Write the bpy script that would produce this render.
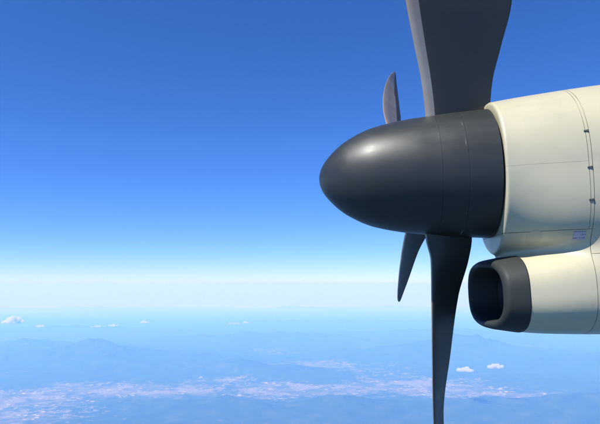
import bpy, bmesh, math, random
import numpy as np
from mathutils import Vector, Matrix

R = math.radians
sc = bpy.context.scene
for o in list(bpy.data.objects):
    bpy.data.objects.remove(o, do_unlink=True)
col = sc.collection

# ------------------------------------------------------------------ camera, sky, sun, exposure
PITCH, YAW = 6.85, 4.0                       # looking slightly up and slightly towards the nose
FOCAL = 600.0 / 600.0                       # focal length in picture widths
cam_data = bpy.data.cameras.new('camera')
cam_data.sensor_width = 36.0
cam_data.lens = 36.0 * FOCAL
cam_data.clip_start = 0.05
cam_data.clip_end = 2.0e6
cam = bpy.data.objects.new('camera', cam_data)
col.objects.link(cam)
cam.location = (0, 0, 0)
cam.rotation_euler = (R(90 + PITCH), 0, R(YAW))
sc.camera = cam

SUN_DIR = Vector((-0.47, -0.36, 0.81)).normalized()      # towards the sun
SUN_EL = math.asin(SUN_DIR.z)
SUN_AZ = math.atan2(SUN_DIR.x, SUN_DIR.y)

world = bpy.data.worlds.new('World')
sc.world = world
world.use_nodes = True
wn, wl = world.node_tree.nodes, world.node_tree.links
wn.clear()
sky = wn.new('ShaderNodeTexSky')
sky.sky_type = 'NISHITA'
sky.sun_disc = False
sky.sun_elevation = SUN_EL
sky.sun_rotation = SUN_AZ
sky.altitude = 6000.0
sky.air_density = 1.4
sky.dust_density = 0.0
sky.ozone_density = 10.0
hsv = wn.new('ShaderNodeHueSaturation')
hsv.inputs['Saturation'].default_value = 1.12
bg = wn.new('ShaderNodeBackground')
bg.inputs['Strength'].default_value = 0.106
wo = wn.new('ShaderNodeOutputWorld')
wl.new(sky.outputs['Color'], hsv.inputs['Color'])
wb = wn.new('ShaderNodeMix')                # the camera's white balance, the same for the whole sky
wb.data_type = 'RGBA'
wb.blend_type = 'MULTIPLY'
wb.inputs[0].default_value = 1.0
wb.inputs[7].default_value = (1.10, 0.94, 1.10, 1)
wl.new(hsv.outputs['Color'], wb.inputs[6])
wl.new(wb.outputs[2], bg.inputs['Color'])
wl.new(bg.outputs['Background'], wo.inputs['Surface'])

sun_data = bpy.data.lights.new('sun', 'SUN')
sun_data.energy = 5.0
sun_data.angle = R(0.5)
sun_data.color = (1.0, 0.97, 0.92)
sun = bpy.data.objects.new('sun', sun_data)
col.objects.link(sun)
sun.rotation_euler = SUN_DIR.to_track_quat('Z', 'Y').to_euler()
sun.location = (0, 0, 50)

vs = sc.view_settings
vs.view_transform = 'Standard'
vs.look = 'None'
vs.exposure = 0.66
vs.gamma = 1.0
vs.use_curve_mapping = False
sc.cycles.use_denoising = True
sc.cycles.volume_bounces = 3
sc.cycles.max_bounces = 8

# ------------------------------------------------------------------ helpers
def tag(o, label=None, cat=None, group=None, kind=None):
    for k, v in (('label', label), ('category', cat), ('group', group), ('kind', kind)):
        if v:
            o[k] = v
    return o

def empty(name, loc, rot=(0, 0, 0)):
    o = bpy.data.objects.new(name, None)
    o.empty_display_size = 0.2
    col.objects.link(o)
    o.location = loc
    o.rotation_euler = rot
    return o

def mesh_obj(name, verts, faces, mat, parent=None, smooth=True):
    me = bpy.data.meshes.new(name)
    if isinstance(verts, np.ndarray):
        verts = verts.tolist()
    if isinstance(faces, np.ndarray):
        faces = faces.tolist()
    me.from_pydata(verts, [], faces)
    if smooth:
        me.polygons.foreach_set('use_smooth', [True] * len(me.polygons))
    me.materials.append(mat)
    me.update()
    o = bpy.data.objects.new(name, me)
    col.objects.link(o)
    if parent:
        o.parent = parent
    return o

def bm_obj(name, bm, mat, parent=None, smooth=True):
    me = bpy.data.meshes.new(name)
    bm.to_mesh(me)
    bm.free()
    if smooth:
        me.polygons.foreach_set('use_smooth', [True] * len(me.polygons))
    me.materials.append(mat)
    o = bpy.data.objects.new(name, me)
    col.objects.link(o)
    if parent:
        o.parent = parent
    return o

def new_mat(name):
    m = bpy.data.materials.new(name)
    m.use_nodes = True
    nt = m.node_tree
    return m, nt, nt.nodes['Principled BSDF']

def noise_node(nt, scale, detail=4.0, rough=0.55, coords=None, dist=0.0):
    n = nt.nodes.new('ShaderNodeTexNoise')
    n.inputs['Scale'].default_value = scale
    n.inputs['Detail'].default_value = detail
    n.inputs['Roughness'].default_value = rough
    n.inputs['Distortion'].default_value = dist
    if coords is not None:
        nt.links.new(coords, n.inputs['Vector'])
    return n

def ramp_node(nt, fac, stops):
    r = nt.nodes.new('ShaderNodeValToRGB')
    els = r.color_ramp.elements
    while len(els) < len(stops):
        els.new(0.5)
    for e, (p, c) in zip(els, stops):
        e.position = p
        e.color = c if len(c) == 4 else (*c, 1.0)
    nt.links.new(fac, r.inputs['Fac'])
    return r

def mix_rgb(nt, fac, a, b, blend='MIX'):
    m = nt.nodes.new('ShaderNodeMix')
    m.data_type = 'RGBA'
    m.blend_type = blend
    for sock, v in ((m.inputs[0], fac), (m.inputs[6], a), (m.inputs[7], b)):
        if isinstance(v, (int, float)):
            sock.default_value = v
        elif isinstance(v, tuple):
            sock.default_value = v if len(v) == 4 else (*v, 1.0)
        else:
            nt.links.new(v, sock)
    return m.outputs[2]

def map_range(nt, val, a, b, c, d):
    m = nt.nodes.new('ShaderNodeMapRange')
    nt.links.new(val, m.inputs['Value'])
    m.inputs['From Min'].default_value = a
    m.inputs['From Max'].default_value = b
    m.inputs['To Min'].default_value = c
    m.inputs['To Max'].default_value = d
    return m.outputs['Result']

def math_node(nt, op, a, b=None):
    m = nt.nodes.new('ShaderNodeMath')
    m.operation = op
    for i, v in enumerate((a, b)):
        if v is None:
            continue
        if isinstance(v, (int, float)):
            m.inputs[i].default_value = v
        else:
            nt.links.new(v, m.inputs[i])
    return m.outputs[0]

def obj_coords(nt, scale=(1, 1, 1)):
    tc = nt.nodes.new('ShaderNodeTexCoord')
    mp = nt.nodes.new('ShaderNodeMapping')
    mp.inputs['Scale'].default_value = scale
    nt.links.new(tc.outputs['Object'], mp.inputs['Vector'])
    return mp.outputs['Vector']

def ss(a, b, x):
    t = np.clip((x - a) / (b - a), 0, 1)
    return t * t * (3 - 2 * t)

# ------------------------------------------------------------------ materials
def painted(name, base, stain_and_shadow, rough, coat, grain=0.0006):
    m, nt, p = new_mat(name)
    co = obj_coords(nt)
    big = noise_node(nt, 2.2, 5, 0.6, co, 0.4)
    streak = noise_node(nt, 9.0, 6, 0.6, obj_coords(nt, (0.25, 1, 1.2)))
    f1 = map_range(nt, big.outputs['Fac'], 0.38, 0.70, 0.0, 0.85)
    f2 = map_range(nt, streak.outputs['Fac'], 0.5, 0.78, 0.0, 0.45)
    c = mix_rgb(nt, f1, base, tuple(0.5 * (a + b) for a, b in zip(base, stain_and_shadow)))
    c = mix_rgb(nt, f2, c, stain_and_shadow)
    nt.links.new(c, p.inputs['Base Color'])
    nt.links.new(map_range(nt, streak.outputs['Fac'], 0.3, 0.7, rough - 0.05, rough + 0.09), p.inputs['Roughness'])
    p.inputs['Coat Weight'].default_value = coat
    p.inputs['Coat Roughness'].default_value = 0.22
    wav = noise_node(nt, 3.5, 2, 0.5, co)
    b = nt.nodes.new('ShaderNodeBump')
    b.inputs['Strength'].default_value = 0.12
    b.inputs['Distance'].default_value = 0.012
    nt.links.new(wav.outputs['Fac'], b.inputs['Height'])
    fine = noise_node(nt, 90, 3, 0.6, co)
    b2 = nt.nodes.new('ShaderNodeBump')
    b2.inputs['Strength'].default_value = 0.15
    b2.inputs['Distance'].default_value = grain
    nt.links.new(fine.outputs['Fac'], b2.inputs['Height'])
    nt.links.new(b.outputs['Normal'], b2.inputs['Normal'])
    nt.links.new(b2.outputs['Normal'], p.inputs['Normal'])
    return m

M_CREAM = painted('cream_cowl_paint', (0.47, 0.425, 0.275), (0.31, 0.295, 0.215), 0.38, 0.25)  # broad grey mottle paints soft shadows into the cowl colour, besides grime
M_CHARCOAL = painted('charcoal_spinner_paint', (0.018, 0.021, 0.018), (0.028, 0.031, 0.027), 0.42, 0.0)
M_BLADE = painted('charcoal_blade_paint', (0.030, 0.032, 0.026), (0.042, 0.043, 0.036), 0.42, 0.0)
M_BLADE.node_tree.nodes['Principled BSDF'].inputs['Specular IOR Level'].default_value = 0.35
M_BOOT = painted('black_rubber_boot', (0.024, 0.028, 0.025), (0.034, 0.037, 0.033), 0.6, 0.0)
M_BOOT.node_tree.nodes['Principled BSDF'].inputs['Specular IOR Level'].default_value = 0.3
M_DUCT = painted('dark_duct_lining', (0.035, 0.040, 0.038), (0.05, 0.055, 0.05), 0.55, 0.0)
M_CORE = painted('dark_seam_sealant', (0.27, 0.25, 0.17), (0.20, 0.18, 0.125), 0.7, 0.0)
M_PATCH = painted('tan_access_cover_paint', (0.42, 0.385, 0.26), (0.35, 0.31, 0.21), 0.45, 0.1)
M_STEEL = painted('dull_latch_steel', (0.07, 0.065, 0.055), (0.05, 0.045, 0.04), 0.4, 0.0)

# glints along the spinner's two joints, painted on as pale broken arcs
nt = M_CHARCOAL.node_tree
p = nt.nodes['Principled BSDF']
tc = nt.nodes.new('ShaderNodeTexCoord')
sep = nt.nodes.new('ShaderNodeSeparateXYZ')
nt.links.new(tc.outputs['Object'], sep.inputs[0])
near = None
for xj in (0.481, 0.604):
    d = math_node(nt, 'ABSOLUTE', math_node(nt, 'SUBTRACT', sep.outputs['X'], xj))
    d = map_range(nt, d, 0.0010, 0.0032, 1, 0)
    near = d if near is None else math_node(nt, 'MAXIMUM', near, d)
arcs = noise_node(nt, 5.5, 3, 0.6, obj_coords(nt, (0.4, 1, 1)))
glint = math_node(nt, 'MULTIPLY', near, map_range(nt, arcs.outputs['Fac'], 0.55, 0.66, 0, 0.8))
old = p.inputs['Base Color'].links[0].from_socket
nt.links.new(mix_rgb(nt, glint, old, (0.28, 0.29, 0.28)), p.inputs['Base Color'])

M_SHEATH, nt, p = new_mat('worn_nickel_sheath')
co = obj_coords(nt)
nz = noise_node(nt, 5, 4, 0.55, co)
nt.links.new(mix_rgb(nt, map_range(nt, nz.outputs['Fac'], 0.35, 0.7, 0, 1), (0.33, 0.285, 0.235), (0.25, 0.20, 0.155)), p.inputs['Base Color'])
p.inputs['Metallic'].default_value = 0.4
nt.links.new(map_range(nt, nz.outputs['Fac'], 0.3, 0.7, 0.36, 0.52), p.inputs['Roughness'])

# a small stencil plate: lavender ground with dark illegible print
M_PLACARD, nt, p = new_mat('lavender_placard_print')
tc = nt.nodes.new('ShaderNodeTexCoord')
mp = nt.nodes.new('ShaderNodeMapping')
mp.inputs['Scale'].default_value = (260, 0.0, 60)
nt.links.new(tc.outputs['Object'], mp.inputs['Vector'])
pn = noise_node(nt, 1.0, 1.0, 0.4, mp.outputs['Vector'])
sep = nt.nodes.new('ShaderNodeSeparateXYZ')
nt.links.new(tc.outputs['Object'], sep.inputs[0])
rows = math_node(nt, 'SINE', math_node(nt, 'MULTIPLY', sep.outputs['Z'], 2 * math.pi / 0.0145))
ink = math_node(nt, 'MULTIPLY', map_range(nt, pn.outputs['Fac'], 0.46, 0.52, 0, 1), map_range(nt, rows, 0.0, 0.25, 0, 1))
nt.links.new(mix_rgb(nt, ink, (0.36, 0.34, 0.42), (0.18, 0.165, 0.26)), p.inputs['Base Color'])
p.inputs['Roughness'].default_value = 0.4

# ------------------------------------------------------------------ ground, hazy air and clouds
H = 5500.0                                   # flying height above the plain
RE = 6.371e6

rng = np.random.default_rng(7)
_perm = rng.permutation(4096)
_grad = np.stack([np.cos(np.linspace(0, 2 * np.pi, 4096, endpoint=False)), np.sin(np.linspace(0, 2 * np.pi, 4096, endpoint=False))], 1)[rng.permutation(4096)]

def perlin(x, y):
    xi, yi = np.floor(x).astype(np.int64), np.floor(y).astype(np.int64)
    xf, yf = x - xi, y - yi
    u = xf ** 3 * (xf * (xf * 6 - 15) + 10)
    v = yf ** 3 * (yf * (yf * 6 - 15) + 10)
    def g(ix, iy, dx, dy):
        h = _perm[(ix + _perm[iy & 4095]) & 4095]
        return _grad[h, 0] * dx + _grad[h, 1] * dy
    a = g(xi, yi, xf, yf)
    b = g(xi + 1, yi, xf - 1, yf)
    c = g(xi, yi + 1, xf, yf - 1)
    d = g(xi + 1, yi + 1, xf - 1, yf - 1)
    return (a + u * (b - a)) * (1 - v) + (c + u * (d - c)) * v

def fbm(x, y, octaves=5, gain=0.5, lac=2.03):
    s, a, t = 0, 1.0, 0
    for i in range(octaves):
        s = s + a * perlin(x + 17.3 * i, y - 9.1 * i)
        t += a
        a *= gain
        x, y = x * lac, y * lac
    return s / t

def ridged(x, y, octaves=5):
    s, a, t = 0, 1.0, 0
    for i in range(octaves):
        n = 1 - np.abs(perlin(x + 31.7 * i, y + 5.3 * i)) * 1.9
        s = s + a * np.clip(n, 0, 1) ** 2
        t += a
        a *= 0.5
        x, y = x * 2.1, y * 2.1
    return s / t

# land is laid out in kilometres: E = along the flight line (aft positive), N = away from the aircraft
RANGES = [  # (E, N, half length, half width, turn in degrees, height m): wooded mountain masses
    (-17, 43.0, 9.0, 4.6, -5, 1250), (-6, 38.0, 5.0, 2.0, -16, 700), (-27, 50, 12, 5, 5, 1150),
    (-3.5, 38.6, 3.6, 1.2, 5, 480), (3.2, 27.0, 9.0, 2.2, 2, 620), (-4.5, 26.2, 5.0, 1.5, -12, 520), (13, 27.0, 7, 3.4, 14, 880),
    (9, 50, 8, 4.2, 8, 1300), (20, 43, 7, 3.4, -14, 1100), (26, 34, 6, 4.5, -25, 900), (-8, 62, 12, 5, 4, 1250),
    (12, 70, 14, 6, -4, 1300), (-35, 75, 14, 6, 6, 1300), (40, 62, 12, 8, 4, 1200), (0, 95, 24, 9, 2, 1200), (-50, 100, 20, 9, 2, 1300), (45, 105, 20, 10, -3, 1300),
    (3, 17, 14, 4, 3, 700),
]
BASINS = [  # (E, N, half length, half width, turn, weight): farmed and built-up valley floors
    (-11, 31.8, 7.5, 3.4, -6, 1.0), (-17, 28.5, 6.5, 3.8, 10, 1.05), (-2.5, 32.6, 6.5, 3.6, 3, 1.0), (-15, 24.8, 5.5, 3.0, 14, 0.95), (4.5, 34.0, 5.5, 4.4, -3, 1.1),
    (9.5, 31.7, 4.5, 1.5, -10, 0.9), (-2.2, 42.6, 4.6, 2.6, 4, 0.9), (-6.5, 36.2, 3.6, 2.2, 28, 0.85), (16, 36, 4, 1.5, -25, 0.5), (2.5, 55, 8, 2.4, 4, 0.35), (-14, 56, 10, 2.5, 0, 0.4), (20.5, 31.0, 3.0, 1.2, -30, 0.6),
]

def blob(E, N, e, n, a, b, turn):
    c, s = math.cos(R(turn)), math.sin(R(turn))
    u, v = (E - e) * c + (N - n) * s, -(E - e) * s + (N - n) * c
    return np.exp(-1.6 * ((u / a) ** 2 + (v / b) ** 2))

def land(E, N):
    we = E + 1.6 * fbm(E / 6, N / 6, 4)
    wn_ = N + 1.6 * fbm(E / 6 + 40, N / 6 + 11, 4)
    far = ss(60, 120, np.hypot(E, N))
    h = np.zeros_like(E)
    for e, n, a, b, t, z in RANGES:
        h = np.maximum(h, z * blob(we, wn_, e, n, a, b, t)) * 0.7 + 0.3 * (h + z * blob(we, wn_, e, n, a, b, t))
    basin = np.zeros_like(E)
    for e, n, a, b, t, w in BASINS:
        basin = np.maximum(basin, w * blob(we, wn_, e, n, a, b, t))
    rough = ridged(E / 5.2, N / 5.2, 5)
    roll = 330 * ridged(E / 9 + 3, N / 9, 4)
    z = h * (0.55 + 0.75 * rough) + roll * (1 - 0.9 * np.clip(basin * 1.3, 0, 1)) * (1 - 0.5 * far)
    z = z * (1 - 0.55 * np.clip(basin * 1.5, 0, 1) * (1 - ss(250, 700, h)))
    field = np.clip(1.25 * basin - 0.0018 * h - 0.08 + 0.85 * fbm(E / 2.3, N / 2.3, 5), 0, 1)
    other = np.clip(1.3 * fbm(E / 6 + 5, N / 6 + 2, 5) - 0.0012 * h + 0.12, 0, 0.5)
    dd = np.hypot(E, N)
    z = z * (1 - 0.45 * ss(48, 70, dd)) + 2600 * ss(150, 210, dd) * np.clip(ridged(E / 60, N / 60, 5) - 0.25, 0, 1)
    return z, np.maximum(np.maximum(field, other), 0.9 * ss(110, 230, np.hypot(E, N)))  # last term pales the far land, painting horizon haze into the ground colour

az_in = np.linspace(-36, 31, 760)
az_out = np.concatenate([np.linspace(31, 324, 150)[1:-1]])
az = np.radians(np.concatenate([az_in, az_out]))
dep = np.concatenate([np.linspace(62, 15.5, 18)[:-1], np.linspace(15.5, 2.75, 470)])
dist = (H / 1000) / np.tan(np.radians(dep))
for _ in range(12):
    dist = (H / 1000 + dist ** 2 * 1000 / (2 * RE / 1000) / 1000) / np.tan(np.radians(dep))
dist = np.concatenate([[0.01], dist, np.linspace(dist[-1], 330, 40)[1:]])
D, A = np.meshgrid(dist, az, indexing='ij')
E_, N_ = D * np.sin(A), D * np.cos(A)
Zl, FARM_AND_HAZE = land(E_, N_)
Zc = (D * 1000) ** 2 / (2 * RE)
Vg = np.stack([E_ * 1000, N_ * 1000, -H - Zc + Zl], -1).reshape(-1, 3)
nr, na = D.shape
ii = np.arange(nr - 1)[:, None]
jj = np.arange(na)[None, :]
j2 = (jj + 1) % na
quads = np.stack([ii * na + jj, ii * na + j2, (ii + 1) * na + j2, (ii + 1) * na + jj], -1).reshape(-1, 4)[:, ::-1]

M_LAND, nt, p = new_mat('forest_and_farmland')
p.inputs['Roughness'].default_value = 0.95
p.inputs['Specular IOR Level'].default_value = 0.1
geo = nt.nodes.new('ShaderNodeNewGeometry')
km = nt.nodes.new('ShaderNodeVectorMath')
km.operation = 'SCALE'
km.inputs['Scale'].default_value = 0.001
nt.links.new(geo.outputs['Position'], km.inputs[0])
flat = nt.nodes.new('ShaderNodeVectorMath')
flat.operation = 'MULTIPLY'
flat.inputs[1].default_value = (1, 1, 0)
nt.links.new(km.outputs[0], flat.inputs[0])
kmv = flat.outputs[0]
vor = nt.nodes.new('ShaderNodeTexVoronoi')
vor.inputs['Scale'].default_value = 2.4
nt.links.new(kmv, vor.inputs['Vector'])
plots = ramp_node(nt, vor.outputs['Color'], [(0.0, (0.07, 0.09, 0.04)), (0.35, (0.13, 0.13, 0.07)), (0.55, (0.34, 0.25, 0.16)), (0.75, (0.16, 0.13, 0.09)), (1.0, (0.50, 0.39, 0.28))])
town_n = noise_node(nt, 0.55, 5, 0.62, kmv)
roofs_n = noise_node(nt, 9.0, 3, 0.7, kmv)
roofs = ramp_node(nt, roofs_n.outputs['Fac'], [(0.35, (0.14, 0.14, 0.10)), (0.48, (0.42, 0.29, 0.22)), (0.62, (0.62, 0.54, 0.47))])
farm = mix_rgb(nt, map_range(nt, town_n.outputs['Fac'], 0.50, 0.58, 0, 1), plots.outputs['Color'], roofs.outputs['Color'])
wood_n = noise_node(nt, 1.1, 6, 0.6, kmv)
wood = ramp_node(nt, wood_n.outputs['Fac'], [(0.3, (0.020, 0.036, 0.020)), (0.55, (0.034, 0.056, 0.028)), (0.75, (0.075, 0.085, 0.045))])
att = nt.nodes.new('ShaderNodeAttribute')
att.attribute_name = 'farmed'
edge_n = noise_node(nt, 2.2, 7, 0.7, kmv)
fm = math_node(nt, 'ADD', att.outputs['Fac'], map_range(nt, edge_n.outputs['Fac'], 0.28, 0.72, -0.70, 0.62))
fm = map_range(nt, fm, 0.40, 0.70, 0, 0.40)
vil = nt.nodes.new('ShaderNodeTexVoronoi')
vil.inputs['Scale'].default_value = 2.6
nt.links.new(kmv, vil.inputs['Vector'])
spots = map_range(nt, vil.outputs['Distance'], 0.20, 0.30, 1, 0)
vn = noise_node(nt, 0.8, 4, 0.6, kmv)
spots = math_node(nt, 'MULTIPLY', spots, map_range(nt, vn.outputs['Fac'], 0.46, 0.56, 0, 1))
spots = math_node(nt, 'MULTIPLY', spots, map_range(nt, att.outputs['Fac'], 0.25, 0.5, 0, 0.9))
base = mix_rgb(nt, fm, wood.outputs['Color'], farm)
nt.links.new(mix_rgb(nt, spots, base, (0.50, 0.42, 0.36)), p.inputs['Base Color'])

terrain = mesh_obj('terrain', Vg, quads, M_LAND)
at = terrain.data.attributes.new('farmed', 'FLOAT', 'POINT')  # farmed share, plus the far paling that imitates haze
at.data.foreach_set('value', FARM_AND_HAZE.reshape(-1).astype(np.float32))
tag(terrain, 'hazy blue wooded mountains and pale farmed valleys far below the aircraft', 'terrain', kind='structure')

# the air: one closed box round the camera, the aircraft and the land
HZ = 345e3
zb, zt = float(Vg[:, 2].min()) - 1.0, 300.0
bv = [(x, y, z) for z in (zb, zt) for y in (-HZ, HZ) for x in (-HZ, HZ)]
bf = [(0, 2, 3, 1), (4, 5, 7, 6), (0, 1, 5, 4), (2, 6, 7, 3), (0, 4, 6, 2), (1, 3, 7, 5)]
M_HAZE = bpy.data.materials.new('hazy_air')
M_HAZE.use_nodes = True
nt = M_HAZE.node_tree
nt.nodes.clear()
pv = nt.nodes.new('ShaderNodeVolumePrincipled')
pv.inputs['Color'].default_value = (0.135, 0.355, 1.0, 1)
pv.inputs['Absorption Color'].default_value = (0.95, 0.985, 1, 1)
pv.inputs['Density'].default_value = 5.1e-5
pv.inputs['Anisotropy'].default_value = 0.0
mo = nt.nodes.new('ShaderNodeOutputMaterial')
nt.links.new(pv.outputs['Volume'], mo.inputs['Volume'])
haze = mesh_obj('haze', bv, bf, M_HAZE, smooth=False)
tag(haze, 'pale blue haze filling the air over the land', 'haze', kind='stuff')

# ------------------------------------------------------------------ iso-surface mesher (for the cowling and the clouds)
def surface_nets(f, xs, ys, zs, project=True):
    X, Y, Z = np.meshgrid(xs, ys, zs, indexing='ij')
    V = f(X, Y, Z)
    S = V < 0
    nx, ny, nz_ = V.shape
    c = np.zeros((nx - 1, ny - 1, nz_ - 1), np.int8)
    for a in (0, 1):
        for b in (0, 1):
            for d in (0, 1):
                c += S[a:nx - 1 + a, b:ny - 1 + b, d:nz_ - 1 + d]
    act = (c > 0) & (c < 8)
    I, J, K = np.nonzero(act)
    idx = -np.ones(act.shape, np.int64)
    idx[I, J, K] = np.arange(len(I))
    acc = np.zeros((len(I), 3))
    cnt = np.zeros(len(I))
    corners = [(a, b, d) for a in (0, 1) for b in (0, 1) for d in (0, 1)]
    P = lambda o: np.stack([xs[I + o[0]], ys[J + o[1]], zs[K + o[2]]], 1)
    for p0 in corners:
        for ax in range(3):
            if p0[ax]:
                continue
            p1 = list(p0)
            p1[ax] = 1
            v0 = V[I + p0[0], J + p0[1], K + p0[2]]
            v1 = V[I + p1[0], J + p1[1], K + p1[2]]
            m = (v0 < 0) != (v1 < 0)
            t = np.where(m, v0 / np.where(m, v0 - v1, 1), 0)[:, None]
            acc += np.where(m[:, None], P(p0) * (1 - t) + P(p1) * t, 0)
            cnt += m
    verts = acc / cnt[:, None]
    faces = []
    for ax in range(3):
        sl0 = [slice(None)] * 3
        sl1 = [slice(None)] * 3
        sl0[ax], sl1[ax] = slice(0, -1), slice(1, None)
        diff = S[tuple(sl0)] != S[tuple(sl1)]
        o = [k for k in range(3) if k != ax]
        inner = [slice(None)] * 3
        for k in o:
            inner[k] = slice(1, -1)
        mask = np.zeros_like(diff)
        mask[tuple(inner)] = True
        ei = np.stack(np.nonzero(diff & mask), 1)
        if not len(ei):
            continue
        flip = S[tuple(sl0)][tuple(ei.T)]
        q = []
        for da, db in ((1, 1), (0, 1), (0, 0), (1, 0)):
            cc = ei.copy()
            cc[:, o[0]] -= da
            cc[:, o[1]] -= db
            q.append(idx[tuple(cc.T)])
        q = np.stack(q, 1)
        if ax == 1:
            flip = ~flip
        q[~flip] = q[~flip][:, ::-1]
        faces.append(q)
    faces = np.concatenate(faces)
    if project:
        for _ in range(3):
            verts = verts - to_surface(f, verts, 0.012)
    return verts, faces

def gradient(f, p, e=1e-3):
    x, y, z = p[:, 0], p[:, 1], p[:, 2]
    return np.stack([f(x + e, y, z) - f(x - e, y, z), f(x, y + e, z) - f(x, y - e, z), f(x, y, z + e) - f(x, y, z - e)], 1) / (2 * e)

def to_surface(f, p, limit):
    g = gradient(f, p)
    v = f(p[:, 0], p[:, 1], p[:, 2])
    st = (v / np.maximum((g ** 2).sum(1), 0.05))[:, None] * g
    n = np.linalg.norm(st, axis=1, keepdims=True)
    return st * np.minimum(1, limit / np.maximum(n, 1e-9))

def smin(a, b, k):
    h = np.clip(0.5 + 0.5 * (b - a) / k, 0, 1)
    return b + (a - b) * h - k * h * (1 - h)

def smax(a, b, k):
    return -smin(-a, -b, k)

# ------------------------------------------------------------------ clouds: small fair-weather cumulus below the aircraft
def M_cloud(dens, size):
    m = bpy.data.materials.new('cumulus_vapour')
    m.use_nodes = True
    nt = m.node_tree
    nt.nodes.clear()
    tc = nt.nodes.new('ShaderNodeTexCoord')
    n = noise_node(nt, 4.5 / size, 5, 0.62, tc.outputs['Object'])
    n.inputs['Distortion'].default_value = 0.4
    d = map_range(nt, n.outputs['Fac'], 0.33, 0.60, 0.0, dens * 2.2)
    v = nt.nodes.new('ShaderNodeVolumePrincipled')
    v.inputs['Color'].default_value = (1, 1, 1, 1)
    v.inputs['Anisotropy'].default_value = 0.2
    nt.links.new(d, v.inputs['Density'])
    mo = nt.nodes.new('ShaderNodeOutputMaterial')
    nt.links.new(v.outputs['Volume'], mo.inputs['Volume'])
    return m

def view_point(px, py, drop):
    """Point `drop` metres below flying height in the direction seen at (px, py) of a 600 x 424 frame."""
    d = Vector(((px - 300) / 600, -(py - 212) / 600, -1.0))
    d = Matrix.Rotation(R(YAW), 3, 'Z') @ (Matrix.Rotation(R(90 + PITCH), 3, 'X') @ d)
    return d * (-drop / d.z)

def cloud(loc, width, depth, height, seed, dens, label, lumps):
    rr = random.Random(seed)
    balls = []
    for k in range(lumps):
        u = (k + 0.5) / lumps * 2 - 1 + rr.uniform(-0.12, 0.12)
        s = (1 - 0.7 * abs(u) ** 1.5) * rr.uniform(0.65, 1.15)
        br = 0.30 * height * s + 0.045 * width
        balls.append((u * 0.42 * width, rr.uniform(-0.25, 0.25) * depth, rr.uniform(0.1, 0.55) * height * s, br))
        balls.append((u * 0.44 * width + rr.uniform(-0.08, 0.08) * width, rr.uniform(-0.3, 0.3) * depth, rr.uniform(0.0, 0.2) * height, br * rr.uniform(0.6, 0.9)))
    def f(x, y, z):
        v = None
        for bx, by, bz, br in balls:
            d = np.sqrt((x - bx) ** 2 + ((y - by) * 0.6) ** 2 + (z - bz) ** 2) - br
            v = d if v is None else smin(v, d, 0.05 * width)
        w = 7.0 / width
        v = v + 0.12 * height * fbm(x * w + seed, (y + 1.7 * z) * w, 4) + 0.16 * height * fbm(z * w * 2.5 + seed, (x + 0.6 * y) * w * 2.5, 3)
        return smax(v, -z - 0.10 * height, 0.03 * width)
    g = lambda L, n: np.linspace(-L, L, n)
    v, fcs = surface_nets(f, g(0.75 * width, 64), g(0.9 * depth, 34), np.linspace(-0.4 * height, 1.5 * height, 40), project=False)
    o = mesh_obj('cloud', v, fcs, M_cloud(dens, width * 0.4))
    o.location = loc
    o.rotation_euler = (0, 0, math.atan2(-loc.x, loc.y))
    tag(o, label, 'cloud', 'small clouds floating below the aircraft')
    return o

for px, py, drop, w, dp, hh, seed, dn, lab, n in (
    (13, 323, 3600, 2100, 1300, 640, 3, 0.010, 'largest puffy white cloud at the far left over the hazy land', 9),
    (40, 327, 3600, 800, 500, 260, 5, 0.006, 'faint small cloud just right of the largest puffy cloud', 5),
    (98, 327, 3600, 1250, 600, 170, 8, 0.0035, 'faintest wispy cloud strip between the left clouds', 5),
    (113, 326, 3600, 950, 500, 190, 11, 0.005, 'thin wispy cloud left of the small bright cloud', 5),
    (145, 323, 3600, 860, 520, 300, 14, 0.012, 'small bright white cloud left of the picture middle', 5),
    (234, 324, 3600, 1300, 500, 150, 17, 0.003, 'thin flat wisp trailing left of a tiny cloud near mid picture', 5),
    (246, 323, 3600, 640, 420, 260, 20, 0.008, 'tiny cloud in the middle distance nearest the spinner tip', 5),
    (465, 371, 3600, 800, 520, 260, 23, 0.012, 'flat white cloud right beside the lower propeller blade', 7),
    (495, 368, 3600, 720, 520, 330, 29, 0.013, 'taller white cloud directly below the air intake', 7),
):
    cloud(view_point(px, py, drop), w, dp, hh, seed, dn, lab, n)

# ------------------------------------------------------------------ engine nacelle
AX = Vector((0.0, 3.2, 0.563))                # a point of the propeller axis, abeam of the camera
TILT = R(-1.3)
nac = empty('engine_nacelle', AX, (0, TILT, 0))
tag(nac, 'cream painted engine nacelle with dark chin air intake behind the propeller', 'engine nacelle')

def lerp(x, pts):
    xs, vs_ = zip(*pts)
    return np.interp(x, xs, vs_)

def smooth_lerp(x, pts):
    xs, v = np.array([q[0] for q in pts], float), np.array([q[1] for q in pts], float)
    h = np.diff(xs)
    d = np.diff(v) / h
    m = np.zeros_like(v)
    m[1:-1] = np.where(d[:-1] * d[1:] > 0, 2 * d[:-1] * d[1:] / np.where(d[:-1] + d[1:] == 0, 1, d[:-1] + d[1:]), 0)
    m[0], m[-1] = d[0], d[-1]
    x = np.clip(x, xs[0], xs[-1])
    k = np.clip(np.searchsorted(xs, x) - 1, 0, len(h) - 1)
    t = (x - xs[k]) / h[k]
    return ((2 * t ** 3 - 3 * t ** 2 + 1) * v[k] + (t ** 3 - 2 * t ** 2 + t) * h[k] * m[k] + (-2 * t ** 3 + 3 * t ** 2) * v[k + 1] + (t ** 3 - t ** 2) * h[k] * m[k + 1])

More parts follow.
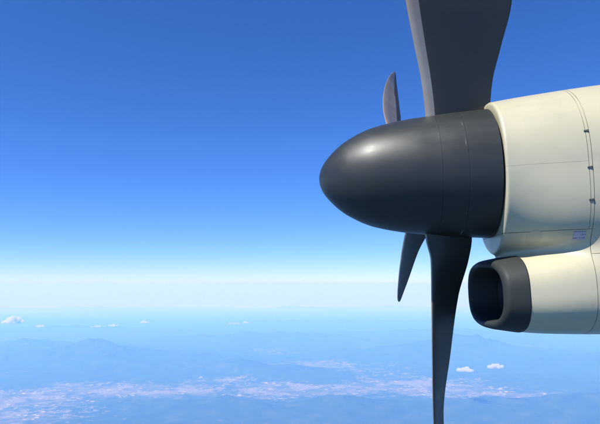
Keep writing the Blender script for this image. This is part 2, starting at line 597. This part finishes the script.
X0 = 0.778
def body(x, y, z):
    w = smooth_lerp(x, [(0.7, 0.338), (0.80, 0.352), (1.0, 0.385), (1.35, 0.43), (1.9, 0.47), (2.6, 0.44), (3.4, 0.30), (3.9, 0.16)])
    top = smooth_lerp(x, [(0.7, 0.357), (0.80, 0.374), (1.0, 0.400), (1.35, 0.436), (1.9, 0.47), (2.6, 0.44), (3.4, 0.34), (3.9, 0.26)])
    bot = smooth_lerp(x, [(0.7, 0.405), (0.80, 0.425), (1.0, 0.435), (1.35, 0.47), (1.9, 0.52), (2.6, 0.46), (3.4, 0.22), (3.9, 0.06)])
    h = np.where(z > 0, top, bot)
    n = np.where(z > 0, 2.15, 2.15 + 1.0 * ss(0.80, 1.1, x))
    q = (np.abs(y / w) ** n + np.abs(z / h) ** n) ** (1 / n)
    return (q - 1) * np.minimum(w, h)

def pod_raw(x, y, z, off=0.0):
    w = smooth_lerp(x, [(0.66, 0.285), (0.74, 0.305), (0.86, 0.325), (1.1, 0.345), (1.5, 0.36), (2.2, 0.33), (3.0, 0.22)]) + off
    cz = smooth_lerp(x, [(0.66, -0.632), (0.86, -0.630), (1.1, -0.612), (1.5, -0.55), (2.2, -0.46), (3.0, -0.30)])
    h = smooth_lerp(x, [(0.66, 0.158), (0.74, 0.172), (0.86, 0.192), (1.1, 0.225), (1.5, 0.28), (2.2, 0.30), (3.0, 0.20)]) + off
    q = (np.abs(y / w) ** 2.7 + np.abs((z - cz) / h) ** 2.7) ** (1 / 2.7)
    return (q - 1) * np.minimum(w, h)

def duct(x, y, z, grow=0.0):
    s = smooth_lerp(x, [(0.66, 0.0), (0.74, 0.022), (0.86, 0.040), (1.2, 0.075)])
    w = 0.285 - s + grow
    h = 0.153 - s * 0.8 + grow
    q = (np.abs(y / w) ** 2.8 + np.abs((z + 0.632) / h) ** 2.8) ** (1 / 2.8)
    return smax((q - 1) * 0.16, x - 1.25, 0.05)

MOUTH = lambda x, y, z: (0.715 - 0.03 * (y / 0.3) + 0.0 * z) - x      # near lip set a touch further aft
def cowl(x, y, z):
    b = smax(body(x, y, z), X0 - x, 0.010)
    pd = smax(pod_raw(x, y, z), 0.80 - x, 0.02)
    k = 0.05 + 0.145 * ss(0.95, 1.5, x)
    u = smin(b, pd, k)
    u = smax(u, x - 3.7, 0.1)
    return smax(u, -duct(x, y, z, 0.004), 0.008)

xs = np.concatenate([np.arange(0.70, 0.90, 0.007), np.arange(0.90, 1.42, 0.011), np.arange(1.42, 3.85, 0.045)])
ys = np.arange(-0.56, 0.5601, 0.0112)
zs = np.arange(-0.94, 0.5801, 0.0112)
cv, cf = surface_nets(cowl, xs, ys, zs)
full = bpy.data.meshes.new('cowl_master')
full.from_pydata(cv.tolist(), [], cf.tolist())
full.update()

G = 0.0010                                        # half width of an open joint
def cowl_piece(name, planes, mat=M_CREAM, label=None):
    bm = bmesh.new()
    bm.from_mesh(full)
    for co_, no_ in planes:
        geom = bm.verts[:] + bm.edges[:] + bm.faces[:]
        bmesh.ops.bisect_plane(bm, geom=geom, dist=1e-6, plane_co=co_, plane_no=no_, clear_outer=True)
    o = bm_obj(name, bm, mat, nac)
    if label:
        o['label'] = label
    return o

XS, XS2 = 1.135, 1.150
ZU, ZM, ZL = -0.026, -0.335, -0.448
pX = lambda x, s: ((x, 0, 0), (s, 0, 0))
pZ = lambda z, s: ((0, 0, z), (0, 0, s))
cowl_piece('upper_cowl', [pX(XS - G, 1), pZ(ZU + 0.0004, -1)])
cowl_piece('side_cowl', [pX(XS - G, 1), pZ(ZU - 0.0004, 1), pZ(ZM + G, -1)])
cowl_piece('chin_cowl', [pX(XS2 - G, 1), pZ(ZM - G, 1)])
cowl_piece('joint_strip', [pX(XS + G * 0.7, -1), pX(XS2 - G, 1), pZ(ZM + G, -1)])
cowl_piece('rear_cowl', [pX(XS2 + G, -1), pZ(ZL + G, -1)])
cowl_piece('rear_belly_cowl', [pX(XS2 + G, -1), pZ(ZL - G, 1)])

# structure under the joints
gn = gradient(cowl, cv)
gn /= np.maximum(np.linalg.norm(gn, axis=1, keepdims=True), 1e-6)
mesh_obj('inner_frame', cv - gn * 0.006, cf, M_CORE, nac)

# rubber de-icing boot round the intake mouth, hollow, slightly proud of the paint
def boot(x, y, z):
    o = smax(pod_raw(x, y, z, 0.004), MOUTH(x, y, z), 0.026)
    o = smax(o, x - 0.862, 0.010)
    return smax(o, -duct(x, y, z), 0.018)
bvx, bfx = surface_nets(boot, np.concatenate([np.arange(0.64, 0.84, 0.0065), np.arange(0.84, 0.875, 0.0025)]), np.arange(-0.38, 0.381, 0.0085), np.arange(-0.87, -0.34, 0.0085))
lip = mesh_obj('intake_lip', bvx, bfx, M_BOOT, nac)
lip['label'] = 'black rubber lip of the chin air intake'
# duct lining and splitter vanes inside
nn, nm = 14, 48
dv, df = [], []
for i in range(nn):
    x = 0.80 + 0.40 * i / (nn - 1)
    s = float(smooth_lerp(np.array([x]), [(0.66, 0.0), (0.74, 0.022), (0.86, 0.040), (1.2, 0.075)])[0])
    for k in range(nm):
        a = 2 * math.pi * k / nm
        w, h = 0.287 - s, 0.155 - s * 0.8
        e = 2 / 2.8
        dv.append((x, w * math.copysign(abs(math.cos(a)) ** e, math.cos(a)), -0.632 + h * math.copysign(abs(math.sin(a)) ** e, math.sin(a))))
for i in range(nn - 1):
    for k in range(nm):
        df.append((i * nm + k, i * nm + (k + 1) % nm, (i + 1) * nm + (k + 1) % nm, (i + 1) * nm + k))
df.append(tuple((nn - 1) * nm + k for k in range(nm)))
mesh_obj('intake_duct', dv, df, M_DUCT, nac)

def surf_many(x, z):
    """Points and normals of the inboard skin at stations x, heights z."""
    x, z = np.asarray(x, float), np.asarray(z, float)
    lo, hi = np.full_like(x, -0.62), np.zeros_like(x)
    for _ in range(32):
        mid = 0.5 * (lo + hi)
        out = cowl(x, mid, z) > 0
        lo, hi = np.where(out, mid, lo), np.where(out, hi, mid)
    p = np.stack([x, 0.5 * (lo + hi), z], 1)
    g = gradient(cowl, p)
    return p, g / np.linalg.norm(g, axis=1, keepdims=True)

def surf(x, z):
    p, n = surf_many([x], [z])
    return Vector(p[0]), Vector(n[0])

def skin_disc(name, x, z, r, lift, mat, parent=nac, rings=4, seg=28, sx=1.0, sz=1.0, square=False):
    """A thin cover that follows the skin, with a real edge."""
    v, f = [(0, 0, lift)], []
    for i in range(1, rings + 2):
        rad = r * min(i, rings) / rings
        for k in range(seg):
            a = 2 * math.pi * k / seg
            c, s = math.cos(a), math.sin(a)
            if square:
                m = 1 / max(abs(c), abs(s))
                c, s = c * m, s * m
            v.append((rad * c * sx, rad * s * sz, lift if i <= rings else -0.001))
    v = np.array(v)
    q, nrm = surf_many(x + v[:, 0], z + v[:, 1])
    v = q + nrm * v[:, 2:3]
    for k in range(seg):
        f.append((0, 1 + k, 1 + (k + 1) % seg))
    for i in range(rings):
        for k in range(seg):
            a, b = 1 + i * seg + k, 1 + i * seg + (k + 1) % seg
            f.append((a, a + seg, b + seg, b))
    return mesh_obj(name, v, f, mat, parent, smooth=False)

skin_disc('access_cover', 0.915, -0.362, 0.034, 0.0009, M_PATCH)
pl = skin_disc('placard', 1.100, -0.362, 0.025, 0.0018, M_PLACARD, sx=1.0, sz=0.72, square=True, seg=32)
pl['label'] = 'small lavender placard with dark print beside the cowl joint'

def latch(x, z, parent=nac):
    q, n = surf(x, z)
    n.normalize()
    xa = Vector((1, 0, 0))
    xa = (xa - n * xa.dot(n)).normalized()
    za = n.cross(xa)
    bm = bmesh.new()
    def plate(cx, cz, a, b, l0, l1):
        vs_ = []
        for l, s in ((l0, 1.0), (l1 * 0.75, 1.0), (l1, 0.8)):
            vs_.append([bm.verts.new(q + xa * (cx + u * a * s) + za * (cz + w * b * s) + n * l) for u, w in ((-1, -1), (1, -1), (1, 1), (-1, 1))])
        for lo, hi in zip(vs_, vs_[1:]):
            for k in range(4):
                bm.faces.new((lo[k], lo[(k + 1) % 4], hi[(k + 1) % 4], hi[k]))
        bm.faces.new(vs_[-1])
    plate(0, 0, 0.010, 0.0040, -0.002, 0.004)
    plate(0.006, 0, 0.004, 0.0058, -0.002, 0.005)
    plate(-0.008, 0, 0.003, 0.003, -0.002, 0.0045)
    bmesh.ops.recalc_face_normals(bm, faces=bm.faces)
    return bm_obj('latch', bm, M_STEEL, parent, smooth=False)

for x, z in ((XS + 0.004, 0.118), (XS + 0.003, -0.056), (XS + 0.003, -0.205)):
    latch(x, z)

# ------------------------------------------------------------------ propeller
prop = empty('propeller', AX, (0, TILT, 0))
tag(prop, 'charcoal propeller with pointed oval spinner and long dark blades', 'propeller')

PROF = [(-0.120, 0.0), (-0.064, 0.0144), (0.037, 0.0420), (0.175, 0.0713), (0.374, 0.0935), (0.452, 0.0985), (0.565, 0.1063), (0.772, 0.1165)]
def spin_r(x):
    return np.sqrt(np.maximum(smooth_lerp(np.asarray(x, float), PROF), 0))

def lathe(name, xr, mat, parent, seg=128, cap0=False, cap1=False):
    v, f = [], []
    for x, r in xr:
        for k in range(seg):
            a = 2 * math.pi * k / seg
            v.append((x, r * math.cos(a), r * math.sin(a)))
    for i in range(len(xr) - 1):
        for k in range(seg):
            f.append((i * seg + k, (i + 1) * seg + k, (i + 1) * seg + (k + 1) % seg, i * seg + (k + 1) % seg))
    o = mesh_obj(name, v, f, mat, parent)
    o.data.set_sharp_from_angle(angle=R(30))
    return o

u = np.linspace(0.0, 1.0, 70) ** 2
S1, S2 = 0.488, 0.612
xa_ = -0.12 + (S1 - 0.0005 + 0.12) * u
pr = [(float(x), float(max(spin_r(x), 0.0006))) for x in xa_]
lathe('nose_cone', pr + [(S1 - 0.0004, pr[-1][1] - 0.0004), (S1 - 0.0004, pr[-1][1] - 0.02)], M_CHARCOAL, prop)
def band(name, a, b):
    xs_ = np.linspace(a + 0.0005, b - 0.0005, 14)
    pr = [(float(x), float(spin_r(x))) for x in xs_]
    pr = [(a + 0.0004, pr[0][1] - 0.02), (a + 0.0004, pr[0][1] - 0.0004)] + pr + [(b - 0.0004, pr[-1][1] - 0.0004), (b - 0.0004, pr[-1][1] - 0.02)]
    return lathe(name, pr, M_CHARCOAL, prop)
band('blade_root_band', S1, S2)
band('rear_band', S2, 0.768)
lathe('backplate', [(0.30, 0.27), (0.60, 0.31), (0.76, 0.322), (0.764, 0.30), (0.764, 0.02)], M_DUCT, prop)

# blade tables: r, leading edge station, trailing edge station, tangential reach, thickness ratio
BL_TOP = [(0.27, 0.455, 0.800, 0.10, 0.22), (0.36, 0.450, 0.812, 0.11, 0.19), (0.50, 0.435, 0.832, 0.13, 0.15), (0.70, 0.400, 0.890, 0.16, 0.11),
          (0.95, 0.360, 0.960, 0.19, 0.085), (1.25, 0.335, 0.985, 0.21, 0.065), (1.55, 0.365, 0.90, 0.20, 0.055), (1.80, 0.44, 0.74, 0.17, 0.05), (1.93, 0.51, 0.64, 0.11, 0.05), (1.96, 0.55, 0.60, 0.04, 0.05)]
BL_LOW = [(0.27, 0.43, 0.69, -0.06, 0.26), (0.34, 0.435, 0.690, -0.08, 0.21), (0.45, 0.455, 0.672, -0.10, 0.16), (0.65, 0.450, 0.612, -0.12, 0.13),  # pitched against the other blades so that its visible face falls in shade
          (0.95, 0.442, 0.562, -0.13, 0.11), (1.30, 0.438, 0.512, -0.13, 0.10), (1.60, 0.47, 0.51, -0.12, 0.08), (1.85, 0.48, 0.505, -0.09, 0.07), (1.95, 0.49, 0.50, -0.04, 0.07)]
BL_FAR_UP = [(0.27, 0.44, 0.60, 0.06, 0.34), (0.36, 0.38, 0.52, 0.08, 0.22), (0.55, 0.300, 0.420, 0.11, 0.14), (0.80, 0.292, 0.410, 0.12, 0.10), (1.10, 0.308, 0.430, 0.12, 0.08),
             (1.45, 0.352, 0.450, 0.10, 0.06), (1.75, 0.412, 0.466, 0.07, 0.05), (1.90, 0.452, 0.474, 0.03, 0.05), (1.95, 0.468, 0.476, 0.012, 0.05)]
BL_FAR_LOW = [(0.27, 0.44, 0.62, 0.06, 0.34), (0.36, 0.43, 0.60, 0.08, 0.22), (0.60, 0.412, 0.53, 0.09, 0.15), (0.90, 0.405, 0.492, 0.09, 0.12), (1.30, 0.410, 0.475, 0.08, 0.10),
              (1.70, 0.422, 0.460, 0.05, 0.09), (1.90, 0.432, 0.452, 0.03, 0.08), (1.95, 0.438, 0.446, 0.012, 0.08)]

def section(t, n=26):
    """Airfoil loop, chord 0..1; returns (c, h)."""
    out = []
    for k in range(n):
        a = 2 * math.pi * k / n
        c = 0.5 - 0.5 * math.cos(a)
        th = 5 * t * (0.2969 * math.sqrt(c) - 0.126 * c - 0.3516 * c ** 2 + 0.2843 * c ** 3 - 0.1015 * c ** 4)
        camber = 0.10 * c * (1 - c)
        out.append((c, camber + (th if a <= math.pi else -th)))
    return out

def blade(theta, table, label, k0):
    th = R(theta)
    sp = Vector((0, math.cos(th), math.sin(th)))
    tg = Vector((0, -math.sin(th), math.cos(th)))
    rs = np.linspace(table[0][0], table[-1][0], 60)
    cols = [smooth_lerp(rs, [(q[0], q[k]) for q in table]) for k in range(1, 5)]
    def build(name, mat, lo, hi, parent, sheath=False):
        v, f = [], []
        n = 26
        idxs = [i for i, r in enumerate(rs) if lo <= r <= hi]
        for i in idxs:
            r, le, te, tan, t = rs[i], cols[0][i], cols[1][i], cols[2][i], cols[3][i]
            LE = Vector((le, 0, 0)) + sp * r + tg * (tan / 2)
            TE = Vector((te, 0, 0)) + sp * r - tg * (tan / 2)
            ch = TE - LE
            c = ch.length
            nrm = ch.cross(sp).normalized()
            if nrm.x > 0:
                nrm = -nrm
            loop = section(t, n)
            if sheath:
                loop = [loop[k % n] for k in range(-k0, k0 + 1)]
                cx, hx = 0.12, loop[k0][1]
                grow = []
                for q, (cc, hh) in enumerate(loop):
                    d = Vector((cc - 0.2, hh - hx, 0))
                    d.normalize()
                    fall = min(1, (k0 - abs(q - k0)) / 0.8)
                    e = (0.0022 * fall - 0.0005 * (1 - fall)) / c
                    grow.append((cc + d.x * e, hh + d.y * e))
                loop = grow
            for cc, hh in loop:
                v.append(LE + ch * cc + nrm * (hh * c))
        m = 2 * k0 + 1 if sheath else n
        for i in range(len(idxs) - 1):
            for k in range(m - 1 if sheath else m):
                f.append((i * m + k, i * m + (k + 1) % m, (i + 1) * m + (k + 1) % m, (i + 1) * m + k))
        if not sheath:
            f.append(tuple(range(m))[::-1])
            f.append(tuple((len(idxs) - 1) * m + k for k in range(m)))
        o = mesh_obj(name, v, f, mat, parent)
        bm = bmesh.new()
        bm.from_mesh(o.data)
        bmesh.ops.recalc_face_normals(bm, faces=bm.faces)
        bm.to_mesh(o.data)
        bm.free()
        return o
    b = build('blade', M_BLADE, 0, 9, prop)
    b['label'] = label
    build('leading_edge_sheath', M_SHEATH, 0.27, 9, b, True)
    return b

blade(96, BL_TOP, 'broad blade rising out of the top of the frame', 3)
blade(-84, BL_LOW, 'narrow blade hanging down out of the frame', 1)
blade(36, BL_FAR_UP, 'far upper blade showing as a pale tip above the spinner', 9)
blade(-21.5, BL_FAR_LOW, 'far lower blade pointing down behind the spinner', 3)
